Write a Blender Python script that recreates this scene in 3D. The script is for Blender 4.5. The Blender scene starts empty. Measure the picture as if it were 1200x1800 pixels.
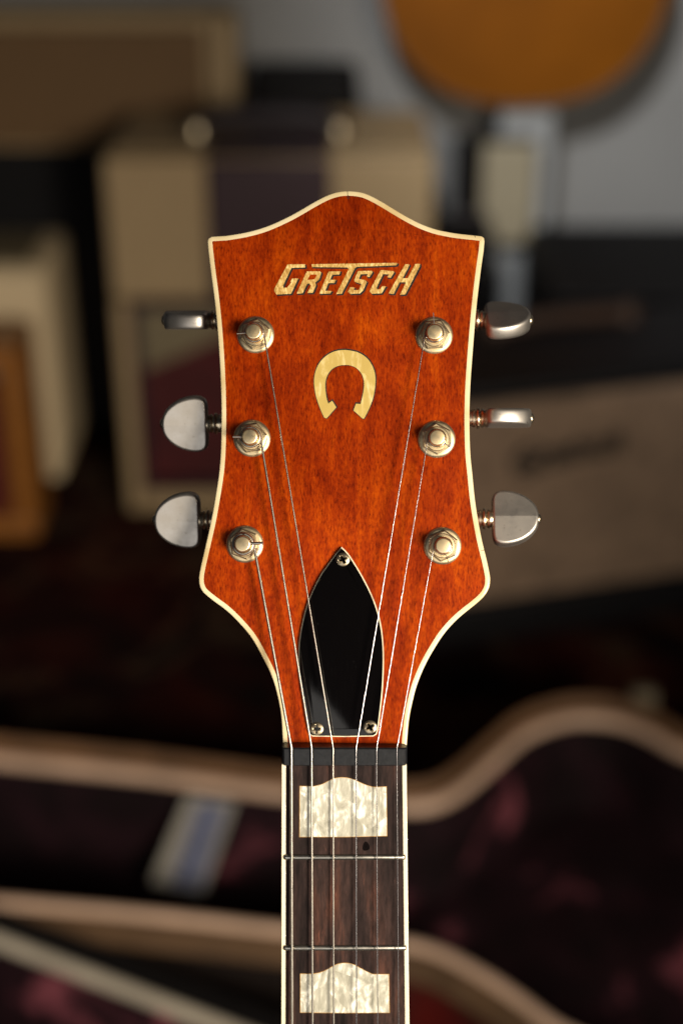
import bpy, bmesh, math, random
from mathutils import Vector, Matrix, noise
random.seed(7)
R = math.radians
scene = bpy.context.scene

# ------------------------------------------------------------------ camera
HC = 1.12                       # camera height above the floor (m)
PITCH = R(28)                   # looking down
DF = 0.5                        # distance to the headstock
LENS = 50.7
FPX = LENS / 36.0 * 1800.0      # focal length in photograph pixels
CAM = Vector((0, 0, HC))
FWD = Vector((0, math.cos(PITCH), -math.sin(PITCH)))
UP = Vector((0, math.sin(PITCH), math.cos(PITCH)))
cd = bpy.data.cameras.new('camera')
cd.sensor_fit = 'VERTICAL'; cd.sensor_height = 36; cd.sensor_width = 24; cd.lens = LENS
cd.clip_start = 0.02; cd.clip_end = 60
cd.dof.use_dof = True; cd.dof.focus_distance = DF - 0.002; cd.dof.aperture_fstop = 3.7
cd.dof.aperture_blades = 0
cam = bpy.data.objects.new('camera', cd); scene.collection.objects.link(cam)
cam.location = CAM; cam.rotation_euler = (math.pi/2 - PITCH, 0, 0)
scene.camera = cam
scene.render.resolution_x = 682; scene.render.resolution_y = 1024

# ------------------------------------------------------------------ world, lamps, exposure
w = bpy.data.worlds.new('World'); scene.world = w; w.use_nodes = True
bg = w.node_tree.nodes['Background']
bg.inputs['Color'].default_value = (0.55, 0.6, 0.75, 1); bg.inputs['Strength'].default_value = 0.02
vs = scene.view_settings
vs.view_transform = 'Standard'; vs.look = 'None'; vs.exposure = 0; vs.gamma = 1; vs.use_curve_mapping = False

ROTL = Matrix(((1, 0, 0), (0, FWD.y, UP.y), (0, FWD.z, UP.z)))   # frame aligned with the leaning guitar: x right, y away, z up the neck
FOC = CAM + FWD * DF
def F2W(v): return FOC + ROTL @ Vector(v)
def lamp(name, pos, target, energy, size, color, spread=180, size_y=None):
    l = bpy.data.lights.new(name, 'AREA'); l.energy = energy; l.size = size; l.color = color
    if size_y: l.shape = 'RECTANGLE'; l.size_y = size_y
    else: l.shape = 'DISK'
    l.spread = R(spread)
    o = bpy.data.objects.new(name, l); scene.collection.objects.link(o)
    o.location = pos
    o.rotation_euler = (Vector(target) - Vector(pos)).to_track_quat('-Z', 'Y').to_euler()
    return o
lamp('key_lamp', F2W((0.66, -0.86, -0.29)), F2W((0.05, 0, -0.28)), 4.8, 0.42, (1.0, 0.86, 0.69), spread=72)
lamp('front_fill_lamp', (-0.36, -0.78, 0.83), (-0.1, 0.4, 0.85), 2.9, 1.0, (1.0, 0.94, 0.87))  # added unseen fill, mainly a bright reflection for the left tuner buttons
lamp('background_fill_lamp', (0.9, -0.9, 1.25), (-0.6, 1.9, 0.52), 4.8, 0.5, (1.0, 0.85, 0.66), spread=90)  # added unseen fill that brightens the amplifiers in the background
def spot(name, pos, target, energy, cone, blend, radius, color):
    l = bpy.data.lights.new(name, 'SPOT'); l.energy = energy; l.spot_size = R(cone); l.spot_blend = blend; l.shadow_soft_size = radius; l.color = color
    o = bpy.data.objects.new(name, l); scene.collection.objects.link(o); o.location = pos
    o.rotation_euler = (Vector(target) - Vector(pos)).to_track_quat('-Z', 'Y').to_euler()
spot('wall_lamp', (-0.15, 0.75, 1.75), (0.80, 2.62, 0.62), 125, 52, 1.0, 0.06, (1.0, 0.975, 0.93))

# ------------------------------------------------------------------ materials
def lin(r, g, b):
    def f(c):
        c /= 255.0
        return c / 12.92 if c <= 0.04045 else ((c + 0.055) / 1.055) ** 2.4
    return (f(r), f(g), f(b), 1)
MATS = {}
class NT:
    def __init__(s, name):
        m = bpy.data.materials.new(name); m.use_nodes = True
        s.m = m; s.t = m.node_tree; s.b = s.t.nodes['Principled BSDF']; MATS[name] = m
    def n(s, kind, **kw):
        nd = s.t.nodes.new(kind)
        for k, v in kw.items():
            if k in nd.inputs: nd.inputs[k].default_value = v
            else: setattr(nd, k, v)
        return nd
    def l(s, a, b): s.t.links.new(a, b)
    def coords(s, scale=(1, 1, 1), rot=(0, 0, 0)):
        tc = s.n('ShaderNodeTexCoord'); mp = s.n('ShaderNodeMapping')
        mp.inputs['Scale'].default_value = scale; mp.inputs['Rotation'].default_value = rot
        s.l(tc.outputs['Object'], mp.inputs['Vector']); return mp.outputs['Vector']
    def noise(s, vec, scale, detail=4, rough=0.55, dist=0.0):
        nd = s.n('ShaderNodeTexNoise', Scale=scale, Detail=detail, Roughness=rough, Distortion=dist)
        s.l(vec, nd.inputs['Vector']); return nd.outputs['Fac']
    def ramp(s, fac, stops):
        nd = s.n('ShaderNodeValToRGB'); e = nd.color_ramp.elements
        while len(e) < len(stops): e.new(0.5)
        for i, (p, c) in enumerate(stops): e[i].position = p; e[i].color = c if len(c) == 4 else (*c, 1)
        s.l(fac, nd.inputs['Fac']); return nd.outputs['Color']
    def mix(s, a, b, fac=0.5, mode='MIX'):
        nd = s.n('ShaderNodeMix', data_type='RGBA', blend_type=mode)
        for sock, v in ((nd.inputs[6], a), (nd.inputs[7], b), (nd.inputs[0], fac)):
            if hasattr(v, 'is_linked'): s.l(v, sock)
            else: sock.default_value = v
        return nd.outputs[2]
    def math(s, op, a, b=0.0):
        nd = s.n('ShaderNodeMath', operation=op)
        for sock, v in ((nd.inputs[0], a), (nd.inputs[1], b)):
            if hasattr(v, 'is_linked'): s.l(v, sock)
            else: sock.default_value = v
        return nd.outputs[0]
    def bump(s, h, strength=0.2, dist=0.001):
        nd = s.n('ShaderNodeBump', Strength=strength, Distance=dist)
        s.l(h, nd.inputs['Height']); s.l(nd.outputs['Normal'], s.b.inputs['Normal'])
    def set(s, **kw):
        for k, v in kw.items():
            k = k.replace('_', ' ')
            sock = s.b.inputs[k]
            if hasattr(v, 'is_linked'): s.l(v, sock)
            else: sock.default_value = v
        return s.m
G3 = lambda v: (v, v, v, 1)

def mat_flat(name, col, rough=0.5, metal=0.0, var=0.25, scale=60, coat=0.0, bump=0.0, spec=0.5):
    t = NT(name); v = t.coords()
    f = t.noise(v, scale, 5)
    c = t.ramp(f, [(0.3, tuple(x * (1 - var) for x in col[:3])), (0.7, tuple(min(1, x * (1 + var)) for x in col[:3]))])
    r = t.ramp(t.noise(v, scale * 2.3, 3), [(0.3, G3(max(0.03, rough - 0.07))), (0.7, G3(min(1, rough + 0.07)))])
    if bump: t.bump(f, bump, 0.0006)
    return t.set(Base_Color=c, Roughness=r, Metallic=metal, Coat_Weight=coat, Specular_IOR_Level=spec)

# orange-stained maple
t = NT('orange_maple')
v1 = t.coords((1, 1, 0.30)); v2 = t.coords((1, 1, 0.28)); v3 = t.coords((1, 1, 0.035), (0, 0.03, 0)); v4 = t.coords((1, 1, 0.6))
fig = t.noise(v1, 140, 5, 0.68, 0.25)
fleck = t.noise(v2, 1750, 3, 0.7, 0.2)
blot = t.noise(v4, 22, 3, 0.5)
line = t.noise(v3, 260, 3, 0.6, 0.3)
c0 = t.ramp(fig, [(0.28, (0.15, 0.0095, 0.0003)), (0.5, (0.28, 0.0265, 0.0004)), (0.72, (0.39, 0.051, 0.0005))])
c1 = t.ramp(fleck, [(0.30, (0.26, 0.17, 0.15)), (0.46, (0.84, 0.82, 0.8)), (0.68, (1.28, 1.6, 1.5))])
c2 = t.ramp(blot, [(0.28, (0.66, 0.56, 0.55)), (0.72, (1.22, 1.32, 1.25))])
c3 = t.ramp(line, [(0.3, (0.76, 0.68, 0.66)), (0.58, (1, 1, 1)), (0.72, (1.15, 1.4, 1.4))])
c = t.mix(t.mix(t.mix(c0, c1, 0.85, 'MULTIPLY'), c2, 1.0, 'MULTIPLY'), c3, 0.8, 'MULTIPLY')
t.bump(fleck, 0.05, 0.0003)
t.set(Base_Color=c, Roughness=t.ramp(blot, [(0.3, G3(0.32)), (0.7, G3(0.45))]), Coat_Weight=0.12, Coat_Roughness=0.06, Specular_IOR_Level=0.08)
mat_flat('neck_wood', (0.13, 0.022, 0.004), 0.35, 0, 0.3, 60, 0.3)
# rosewood
t = NT('rosewood')
va = t.coords((1, 1, 0.03)); vb = t.coords((1, 1, 0.05)); vc = t.coords((1, 1, 0.12))
a = t.noise(va, 130, 5, 0.6, 0.4); b = t.noise(vb, 900, 4, 0.7); p = t.noise(vc, 1100, 2, 0.6)
c0 = t.ramp(a, [(0.32, (0.004, 0.0026, 0.0026)), (0.46, (0.018, 0.0108, 0.0100)), (0.57, (0.032, 0.018, 0.0155)), (0.70, (0.075, 0.031, 0.021))])
c1 = t.ramp(b, [(0.32, G3(0.42)), (0.55, G3(1.0)), (0.75, G3(1.5))])
c2 = t.ramp(p, [(0.66, G3(1.0)), (0.74, (2.1, 1.8, 1.7, 1))])
c = t.mix(t.mix(c0, c1, 0.8, 'MULTIPLY'), c2, 0.8, 'MULTIPLY')
t.bump(b, 0.25, 0.0003)
t.set(Base_Color=c, Roughness=0.5, Specular_IOR_Level=0.1)
# cream celluloid binding
t = NT('cream_binding'); v = t.coords()
c = t.ramp(t.noise(v, 45, 4), [(0.28, (0.50, 0.36, 0.15)), (0.45, (0.64, 0.54, 0.32)), (0.7, (0.76, 0.68, 0.46))])
sp = t.ramp(t.noise(v, 900, 2), [(0.20, (0.3, 0.24, 0.16)), (0.30, (1, 1, 1))])
t.set(Base_Color=t.mix(c, sp, 0.55, 'MULTIPLY'), Roughness=0.32, Coat_Weight=0.3, Coat_Roughness=0.1)
mat_flat('white_binding', (0.70, 0.63, 0.46), 0.3, 0, 0.06, 50, 0.2)
def pearl(name, lo, mid, hi, sc):
    t = NT(name); v = t.coords((1, 1, 1)); v2 = t.coords((1, 1, 0.35), (0, 0.25, 0))
    vo = t.n('ShaderNodeTexVoronoi', Scale=sc, Randomness=1.0); t.l(v, vo.inputs['Vector'])
    sub = t.n('ShaderNodeVectorMath', operation='ADD'); t.l(v2, sub.inputs[0]); t.l(vo.outputs['Color'], sub.inputs[1])
    f = t.noise(sub.outputs[0], sc * 2.4, 4, 0.65, 1.6)
    g = t.noise(v2, sc * 9, 3, 0.6)
    fd = t.noise(v, sc * 0.9, 2, 0.5, 2.0)
    fac = t.math('ADD', t.math('MULTIPLY', f, 0.66), t.math('MULTIPLY', t.math('ADD', fd, g), 0.19))
    c = t.ramp(fac, [(0.42, lo), (0.53, mid), (0.64, hi)])
    t.set(Base_Color=c, Roughness=t.ramp(f, [(0.3, G3(0.42)), (0.7, G3(0.2))]), Coat_Weight=0.4, Coat_Roughness=0.1)
pearl('pearl_white', (0.25, 0.245, 0.195), (0.385, 0.38, 0.315), (0.84, 0.84, 0.77), 85)
pearl('pearl_cream', (0.475, 0.35, 0.10), (0.51, 0.385, 0.12), (0.74, 0.62, 0.31), 60)
pearl('pearl_gold', (0.36, 0.205, 0.05), (0.55, 0.355, 0.11), (0.86, 0.68, 0.32), 320)
mat_flat('black_filler', (0.006, 0.005, 0.004), 0.5, 0, 0.2)
mat_flat('amber_glue', (0.34, 0.19, 0.05), 0.4, 0, 0.3, 400)
# glossy black cover with fine scratches
t = NT('black_gloss'); v = t.coords((1, 1, 0.06), (0, 0.7, 0)); v5 = t.coords()
s1 = t.noise(v, 1500, 2, 0.5)
sp = t.ramp(t.noise(v5, 1300, 2), [(0.76, G3(0.0)), (0.80, G3(1.0))])
base = t.mix((0.0018, 0.0015, 0.0016, 1), (0.06, 0.06, 0.06, 1), sp)
t.set(Base_Color=base, Roughness=t.ramp(s1, [(0.5, G3(0.06)), (0.8, G3(0.12))]), Specular_IOR_Level=0.5)
mat_flat('nut_black', (0.008, 0.009, 0.011), 0.36, 0, 0.3, 500, 0.0, 0.15, 0.3)
def metal(name, c_lo, c_hi, rlo, rhi, sc=260, fine=2500):
    t = NT(name); v = t.coords()
    f = t.noise(v, sc, 5, 0.6); g = t.noise(v, fine, 2, 0.5)
    t.bump(g, 0.05, 0.0002)
    spots = t.ramp(t.noise(v, sc * 3.5, 3, 0.6), [(0.26, (0.35, 0.3, 0.25)), (0.36, (1, 1, 1))])
    t.set(Base_Color=t.mix(t.ramp(f, [(0.3, c_lo), (0.7, c_hi)]), spots, 0.7, 'MULTIPLY'), Metallic=1.0,
          Roughness=t.ramp(f, [(0.3, G3(rhi)), (0.7, G3(rlo))]))
metal('brassy_nickel', (0.70, 0.54, 0.30), (0.98, 0.85, 0.58), 0.30, 0.46)
metal('satin_nickel', (0.44, 0.42, 0.39), (0.56, 0.54, 0.51), 0.42, 0.52, 180)
metal('shaft_nickel', (0.58, 0.48, 0.33), (0.82, 0.72, 0.55), 0.24, 0.38)
metal('screw_nickel', (0.30, 0.25, 0.17), (0.60, 0.52, 0.38), 0.28, 0.42, 700)
metal('fret_nickel', (0.32, 0.31, 0.28), (0.48, 0.47, 0.43), 0.26, 0.40, 400)
metal('string_steel', (0.36, 0.35, 0.36), (0.50, 0.49, 0.50), 0.18, 0.30, 300)
metal('string_wound', (0.42, 0.39, 0.34), (0.60, 0.57, 0.51), 0.26, 0.40, 500)
metal('chrome_dull', (0.55, 0.53, 0.52), (0.75, 0.73, 0.72), 0.3, 0.45, 60, 600)

# ------------------------------------------------------------------ mesh helpers
def tag(o, label=None, cat=None, group=None, kind=None):
    if label: o['label'] = label
    if cat: o['category'] = cat
    if group: o['group'] = group
    if kind: o['kind'] = kind
    return o
def link(name, me, mat, parent=None, smooth=30):
    o = bpy.data.objects.new(name, me); scene.collection.objects.link(o)
    mats = mat if isinstance(mat, (list, tuple)) else [mat]
    for m in mats: me.materials.append(MATS[m])
    if smooth is not None:
        me.shade_smooth(); me.set_sharp_from_angle(angle=R(smooth))
    if parent: o.parent = parent
    return o
def finish(bm, name, mat, parent=None, smooth=30, bevel=0.0, seg=2):
    bmesh.ops.recalc_face_normals(bm, faces=bm.faces)
    me = bpy.data.meshes.new(name); bm.to_mesh(me); bm.free()
    o = link(name, me, mat, parent, smooth)
    if bevel:
        md = o.modifiers.new('bevel', 'BEVEL'); md.width = bevel; md.segments = seg; md.limit_method = 'ANGLE'; md.angle_limit = R(35)
    return o
def catmull(pts, n=6, closed=False):
    out = []; N = len(pts)
    rng = range(N if closed else N - 1)
    for i in rng:
        g = (lambda k: pts[k % N]) if closed else (lambda k: pts[max(0, min(N - 1, k))])
        p0, p1, p2, p3 = (Vector(g(i + k)) for k in (-1, 0, 1, 2))
        for j in range(n):
            s = j / n
            out.append(0.5 * ((2 * p1) + (p2 - p0) * s + (2 * p0 - 5 * p1 + 4 * p2 - p3) * s * s + (3 * p1 - p0 - 3 * p2 + p3) * s ** 3))
    if not closed: out.append(Vector(pts[-1]))
    return out
def area2(p): return sum(p[i][0] * p[(i + 1) % len(p)][1] - p[(i + 1) % len(p)][0] * p[i][1] for i in range(len(p)))
def offset_path(p, d, closed=True):
    """offset to the right of travel by d (for a counter-clockwise loop that is outward)"""
    out = []; N = len(p)
    for i in range(N):
        a = p[i - 1] if (closed or i > 0) else p[i]; b = p[i]; c = p[(i + 1) % N] if (closed or i < N - 1) else p[i]
        d1 = (Vector(b[:2]) - Vector(a[:2])); d2 = (Vector(c[:2]) - Vector(b[:2]))
        n = Vector((0, 0)); 
        n1 = Vector((d1.y, -d1.x)).normalized() if d1.length > 1e-9 else None
        n2 = Vector((d2.y, -d2.x)).normalized() if d2.length > 1e-9 else None
        if n1 is None: n1 = n2
        if n2 is None: n2 = n1
        n = (n1 + n2); n = n.normalized() if n.length > 1e-6 else n1
        k = 1 / max(0.45, n.dot(n1))
        out.append(Vector((b[0], b[1])) + n * d * k)
    return out
def prism(bm, poly3_lo, poly3_hi, cap_lo=True, cap_hi=True, mi=0):
    a = [bm.verts.new(p) for p in poly3_lo]; b = [bm.verts.new(p) for p in poly3_hi]
    n = len(a); fs = []
    for i in range(n): fs.append(bm.faces.new((a[i], a[(i + 1) % n], b[(i + 1) % n], b[i])))
    if cap_lo: fs.append(bm.faces.new(a[::-1]))
    if cap_hi: fs.append(bm.faces.new(b))
    for f in fs: f.material_index = mi
    return a, b
def box(bm, c, s, M=None):
    vs = []
    for dz in (-1, 1):
        for dx, dy in ((-1, -1), (1, -1), (1, 1), (-1, 1)):
            p = Vector((c[0] + dx * s[0] / 2, c[1] + dy * s[1] / 2, c[2] + dz * s[2] / 2))
            vs.append(bm.verts.new(M @ p if M else p))
    for f in ((3, 2, 1, 0), (4, 5, 6, 7), (0, 1, 5, 4), (1, 2, 6, 5), (2, 3, 7, 6), (3, 0, 4, 7)):
        bm.faces.new([vs[i] for i in f])
def lathe(bm, prof, M, seg=32, cap=True):
    """prof: (radius, height); axis z in the local frame of M"""
    rings = []
    for r, h in prof:
        if r < 1e-7: rings.append([bm.verts.new(M @ Vector((0, 0, h)))])
        else: rings.append([bm.verts.new(M @ Vector((r * math.cos(2 * math.pi * k / seg), r * math.sin(2 * math.pi * k / seg), h))) for k in range(seg)])
    for a, b in zip(rings, rings[1:]):
        for k in range(seg):
            k2 = (k + 1) % seg
            if len(a) == 1 and len(b) == 1: continue
            if len(a) == 1: bm.faces.new((a[0], b[k], b[k2]))
            elif len(b) == 1: bm.faces.new((a[k], a[k2], b[0]))
            else: bm.faces.new((a[k], a[k2], b[k2], b[k]))
    if cap:
        if len(rings[0]) > 1: bm.faces.new(rings[0][::-1])
        if len(rings[-1]) > 1: bm.faces.new(rings[-1])
def tube(bm, pts, rad, seg=8, closed=False, cap=True):
    pts = [Vector(p) for p in pts]; N = len(pts); rings = []; prev = None
    for i, p in enumerate(pts):
        a = pts[i - 1] if (i or closed) else p; b = pts[(i + 1) % N] if (i < N - 1 or closed) else p
        tdir = (b - a).normalized()
        if prev is None:
            up = Vector((0, 0, 1)) if abs(tdir.z) < 0.9 else Vector((1, 0, 0))
            nrm = (up - tdir * up.dot(tdir)).normalized()
        else:
            nrm = (prev - tdir * prev.dot(tdir)).normalized()
        prev = nrm; bn = tdir.cross(nrm); r = rad(i) if callable(rad) else rad
        rings.append([bm.verts.new(p + (nrm * math.cos(2 * math.pi * k / seg) + bn * math.sin(2 * math.pi * k / seg)) * r) for k in range(seg)])
    M = N if closed else N - 1
    for i in range(M):
        a, b = rings[i], rings[(i + 1) % N]
        for k in range(seg): bm.faces.new((a[k], a[(k + 1) % seg], b[(k + 1) % seg], b[k]))
    if cap and not closed: bm.faces.new(rings[0][::-1]); bm.faces.new(rings[-1])
def frame_matrix(o, x, y, z):
    return Matrix(((x.x, y.x, z.x, o.x), (x.y, y.y, z.y, o.y), (x.z, y.z, z.z, o.z), (0, 0, 0, 1)))

# ------------------------------------------------------------------ sight lines of the photograph, used to measure sizes
def ray(px, py):   # world direction
    return (FWD * FPX + Vector((1, 0, 0)) * (px - 600) + UP * (900 - py)).normalized()
def at_z(px, py, z):
    d = ray(px, py); return CAM + d * ((z - HC) / d.z)
def at_y(px, py, Y):
    d = ray(px, py); return CAM + d * (Y / d.y)
def empty(name, loc, rot=None):
    o = bpy.data.objects.new(name, None); scene.collection.objects.link(o); o.location = loc; o.empty_display_size = 0.05
    if rot: o.rotation_euler = rot
    return o

# ------------------------------------------------------------------ setting: floor, wall, pier, rug
mat_flat('wall_paint', (0.30, 0.305, 0.31), 0.8, 0, 0.05, 6, 0, 0.05)
mat_flat('pier_paint', (0.36, 0.38, 0.40), 0.7, 0, 0.06, 8)
t = NT('floor_wood'); v = t.coords((1, 0.08, 1))
t.set(Base_Color=t.ramp(t.noise(v, 30, 4), [(0.3, (0.012, 0.007, 0.005)), (0.7, (0.03, 0.016, 0.01))]), Roughness=0.5)
t = NT('rug_pile'); v = t.coords()
vo = t.n('ShaderNodeTexVoronoi', Scale=5.0); t.l(v, vo.inputs['Vector'])
pat = t.noise(v, 5.5, 3, 0.6, 1.5)
c0 = t.ramp(pat, [(0.36, (0.006, 0.004, 0.004)), (0.52, (0.03, 0.006, 0.005)), (0.60, (0.075, 0.05, 0.03)), (0.66, (0.012, 0.006, 0.006))])
c1 = t.ramp(vo.outputs['Distance'], [(0.2, (1.2, 0.5, 0.4)), (0.5, (0.6, 0.6, 0.6))])
md = t.n('ShaderNodeVectorMath', operation='DISTANCE'); t.l(v, md.inputs[0]); md.inputs[1].default_value = (0.12, 0.80, 0.0)
mf = t.ramp(t.math('ADD', md.outputs['Value'], t.math('MULTIPLY', pat, 0.12)), [(0.20, G3(1)), (0.26, G3(0))])
c0 = t.mix(c0, (0.17, 0.008, 0.006, 1), mf)
t.bump(t.noise(v, 900, 2), 0.4, 0.002)
t.set(Base_Color=t.mix(c0, c1, 0.7, 'MULTIPLY'), Roughness=0.95, Specular_IOR_Level=0.1)

WALL_Y = 2.62
bm = bmesh.new(); box(bm, (0, 1.5, -0.05), (7, 6, 0.1)); tag(finish(bm, 'floor', 'floor_wood'), kind='structure')
bm = bmesh.new(); box(bm, (0, WALL_Y + 0.05, 1.4), (7, 0.1, 2.8)); tag(finish(bm, 'wall', 'wall_paint'), kind='structure')
bm = bmesh.new()
xa, xb = at_y(872, 350, 2.50).x, at_y(965, 350, 2.50).x
PIER = (xa, xb)
box(bm, ((xa + xb) / 2, 2.56, 1.4), (xb - xa, 0.12, 2.798)); tag(finish(bm, 'wall_pier', 'pier_paint', bevel=0.004), kind='structure')
bm = bmesh.new(); box(bm, (0.0, 1.35, 0.005), (2.6, 2.0, 0.008))
tag(finish(bm, 'rug', 'rug_pile', bevel=0.003), 'dark patterned rug with red and brown figures under the cases', 'rug')

# ================================================================== THE GUITAR
# two planes of the guitar, in the frame F (origin on the headstock): H = headstock face, N = top of the fingerboard
class Plane:
    def __init__(s, O, n, vhint):
        s.O = Vector(O); s.n = Vector(n).normalized()
        v = Vector(vhint); s.v = (v - s.n * v.dot(s.n)).normalized(); s.u = s.v.cross(s.n) * -1
        if s.u.x < 0: s.u = -s.u
    def px(s, x, y, h=0.0):          # plane coordinates of a sight line at height h above the plane
        d = Vector(((x - 600) / FPX, 1, (900 - y) / FPX)); C = Vector((0, -DF, 0))
        O = s.O + s.n * h
        p = C + d * ((O - C).dot(s.n) / d.dot(s.n))
        q = p - s.O
        return Vector((q.dot(s.u), q.dot(s.v)))
    def P(s, uv, h=0.0): return s.O + s.u * uv[0] + s.v * uv[1] + s.n * h
    def M(s, uv, h=0.0): return frame_matrix(s.P(uv, h), s.u, s.v, s.n)
H = Plane((0, 0, 0), (-0.042, -1, 0.030), (0, 0, 1))
zn = H.P(H.px(605, 1314))
N = Plane(zn + Vector((0, -0.0040, 0)), (0, -math.cos(R(8.5)), -math.sin(R(8.5))), (0, 0, 1))
MM = 0.001

# base of the guitar: foot of the body
NUT_UV = N.px(605, 1343)
SCALE = 0.618
BODY_END = -0.86
base_F = N.P((N.px(606, 1800).x, NUT_UV.y + BODY_END), -0.03)
baseW = F2W(base_F)
guitar = empty('guitar', baseW)
guitar.rotation_euler = ROTL.to_euler()
tag(guitar, 'orange stained electric guitar standing upright, cream bound headstock with horseshoe inlay', 'guitar')
def gpart(bm, name, mat, parent=None, **kw):
    o = finish(bm, name, mat, None, **kw)
    if parent is None: o.parent = guitar; o.location = -base_F
    else: o.parent = parent
    return o

# ---- headstock outline (outer edge of the binding), from the nut's left end round to its right end
outl = [(497, 1311), (496, 1290), (494, 1260), (488, 1225), (477.7, 1190), (461, 1155), (442.5, 1122), (421.5, 1096.5), (398, 1073.5), (374, 1055.5), (357, 1041)]
outl2 = [(350.8, 1029), (349.6, 1016), (352.3, 998), (360, 964), (370, 920), (378, 876), (385, 830), (388, 790), (389, 745), (388.6, 700), (387, 655), (384.5, 612), (381, 566), (376, 520), (371, 482), (366.5, 445)]
outc = [(364.5, 425), (366, 419), (372, 415.5)]
outt = [(398, 414), (433, 408), (468, 398), (503, 382.5), (527, 369.5), (550, 356), (573, 344), (592, 337.5), (610, 335.4), (630, 337), (647, 342), (670, 354), (693, 368), (717, 382), (740, 393.5), (763, 402), (787, 407.5), (810, 411), (833, 413.3)]
outc2 = [(846, 415), (850, 418), (851, 424)]
outr2 = [(849.5, 441), (845, 471.7), (839.5, 516), (835, 560), (830, 622), (826, 680), (824.6, 740), (826, 795), (829.6, 833), (834, 876.7), (839.6, 913.5), (846.5, 950), (854, 980.7), (859.6, 1006.7), (861, 1019.7), (859, 1033)]
outr = [(852, 1046), (838, 1060), (805, 1087), (781, 1113), (762.5, 1141), (746, 1171), (732.5, 1204), (724.5, 1234), (719, 1262), (716, 1290), (714.5, 1312)]
path_px = (catmull(outl + outl2, 5) + [Vector(p) for p in outc] + catmull(outt, 4) + [Vector(p) for p in outc2] + catmull(outr2 + outr, 5))
outer = [H.px(p[0], p[1]) for p in path_px]          # clockwise seen from the front
SGN = 1 if area2(outer) > 0 else -1
inner = offset_path(outer, -SGN * 1.72 * MM, closed=False)
for k in (0, -1): inner[k].y = outer[k].y
bm = bmesh.new()
wall = offset_path(outer, -SGN * 0.35 * MM, closed=False)
prism(bm, [H.P(p, -15 * MM) for p in wall], [H.P(p, -2.6 * MM) for p in wall])
prism(bm, [H.P(p, -2.6 * MM) for p in inner], [H.P(p, 0) for p in inner], cap_lo=False)
headstock = gpart(bm, 'headstock', 'orange_maple')
bm = bmesh.new()
ro = []
prof = [(0.0, -2.7), (0.0, -0.35), (0.12, -0.1), (0.35, 0.03)]
cols = []
for i in range(len(outer)):
    dirv = (inner[i] - outer[i]); L = dirv.length; dirv = dirv / L
    ring = [H.P(outer[i] + dirv * a * MM, h * MM) for a, h in prof] + [H.P(inner[i], 0.03 * MM), H.P(inner[i], -0.5 * MM), H.P(outer[i] + dirv * 0.8 * L, -2.7 * MM)]
    cols.append([bm.verts.new(p) for p in ring])
for a, b in zip(cols, cols[1:]):
    for k in range(len(a)): bm.faces.new((a[k], a[(k + 1) % len(a)], b[(k + 1) % len(a)], b[k]))
bm.faces.new(cols[0]); bm.faces.new(cols[-1][::-1])
gpart(bm, 'binding', 'cream_binding', headstock, smooth=40)
for q, (x0, y0, x1, y1) in enumerate([(610.5, 335.5, 611, 345), (845, 967.5, 851.5, 967), (833.5, 414, 835, 417.5)]):
    bm = bmesh.new()
    a, b = H.px(x0, y0), H.px(x1, y1)
    tube(bm, [H.P(a, 0.0), H.P((a + b) / 2, 0.0), H.P(b, 0.0)], 0.11 * MM, 5)
    gpart(bm, 'binding_seam', 'black_filler', headstock)
bm = bmesh.new()
cc = H.px(611.5, 346.5)
tube(bm, [H.P(cc + Vector((0.35 * math.cos(k / 8 * 2 * math.pi), 0.6 * math.sin(k / 8 * 2 * math.pi))) * MM, 0) for k in range(8)], 0.1 * MM, 5, closed=True)
gpart(bm, 'pin_mark', 'black_filler', headstock)

# ---- the logo: each letter inlaid in a slightly larger black-filled rout
L = {}
L['G'] = [(182, 99), (304, 98), (305, 121), (209, 124), (152, 246), (150, 262), (178, 263), (208, 226), (200, 222), (214, 199), (257, 198), (206, 306), (104, 311), (89, 290), (90, 268)]
L['R'] = [(316, 149), (408, 147), (418, 158), (404, 205), (376, 226), (382, 246), (358, 300), (320, 300), (346, 250), (332, 232), (318, 238), (287, 303), (246, 305)]
L['E'] = [(470, 150), (554, 147), (545, 170), (496, 172), (480, 207), (521, 207), (511, 230), (468, 231), (446, 284), (492, 287), (481, 304), (403, 306)]
L['T'] = [(352, 98), (948, 88), (953, 94), (944, 106), (668, 117), (655, 125), (562, 306), (522, 308), (612, 132), (600, 121), (352, 118)]
L['S'] = [(676, 146), (772, 144), (779, 153), (757, 188), (736, 186), (745, 167), (694, 169), (682, 202), (726, 210), (738, 222), (713, 282), (688, 304), (622, 307), (605, 291), (622, 259), (652, 262), (648, 280), (682, 279), (700, 238), (654, 222), (650, 208)]
L['C'] = [(836, 139), (926, 147), (930, 155), (905, 194), (882, 190), (893, 170), (852, 167), (806, 264), (812, 274), (832, 274), (846, 252), (872, 253), (842, 303), (772, 306), (757, 290), (762, 274)]
L['H'] = [(1006, 99), (1034, 98), (1036, 106), (990, 196), (1024, 197), (1078, 96), (1110, 95), (1110, 112), (1008, 310), (970, 313), (1012, 226), (968, 224), (926, 308), (890, 303)]
HOLE = {'R': [(340, 172), (382, 170), (384, 178), (374, 200), (364, 205), (322, 208)]}
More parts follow.
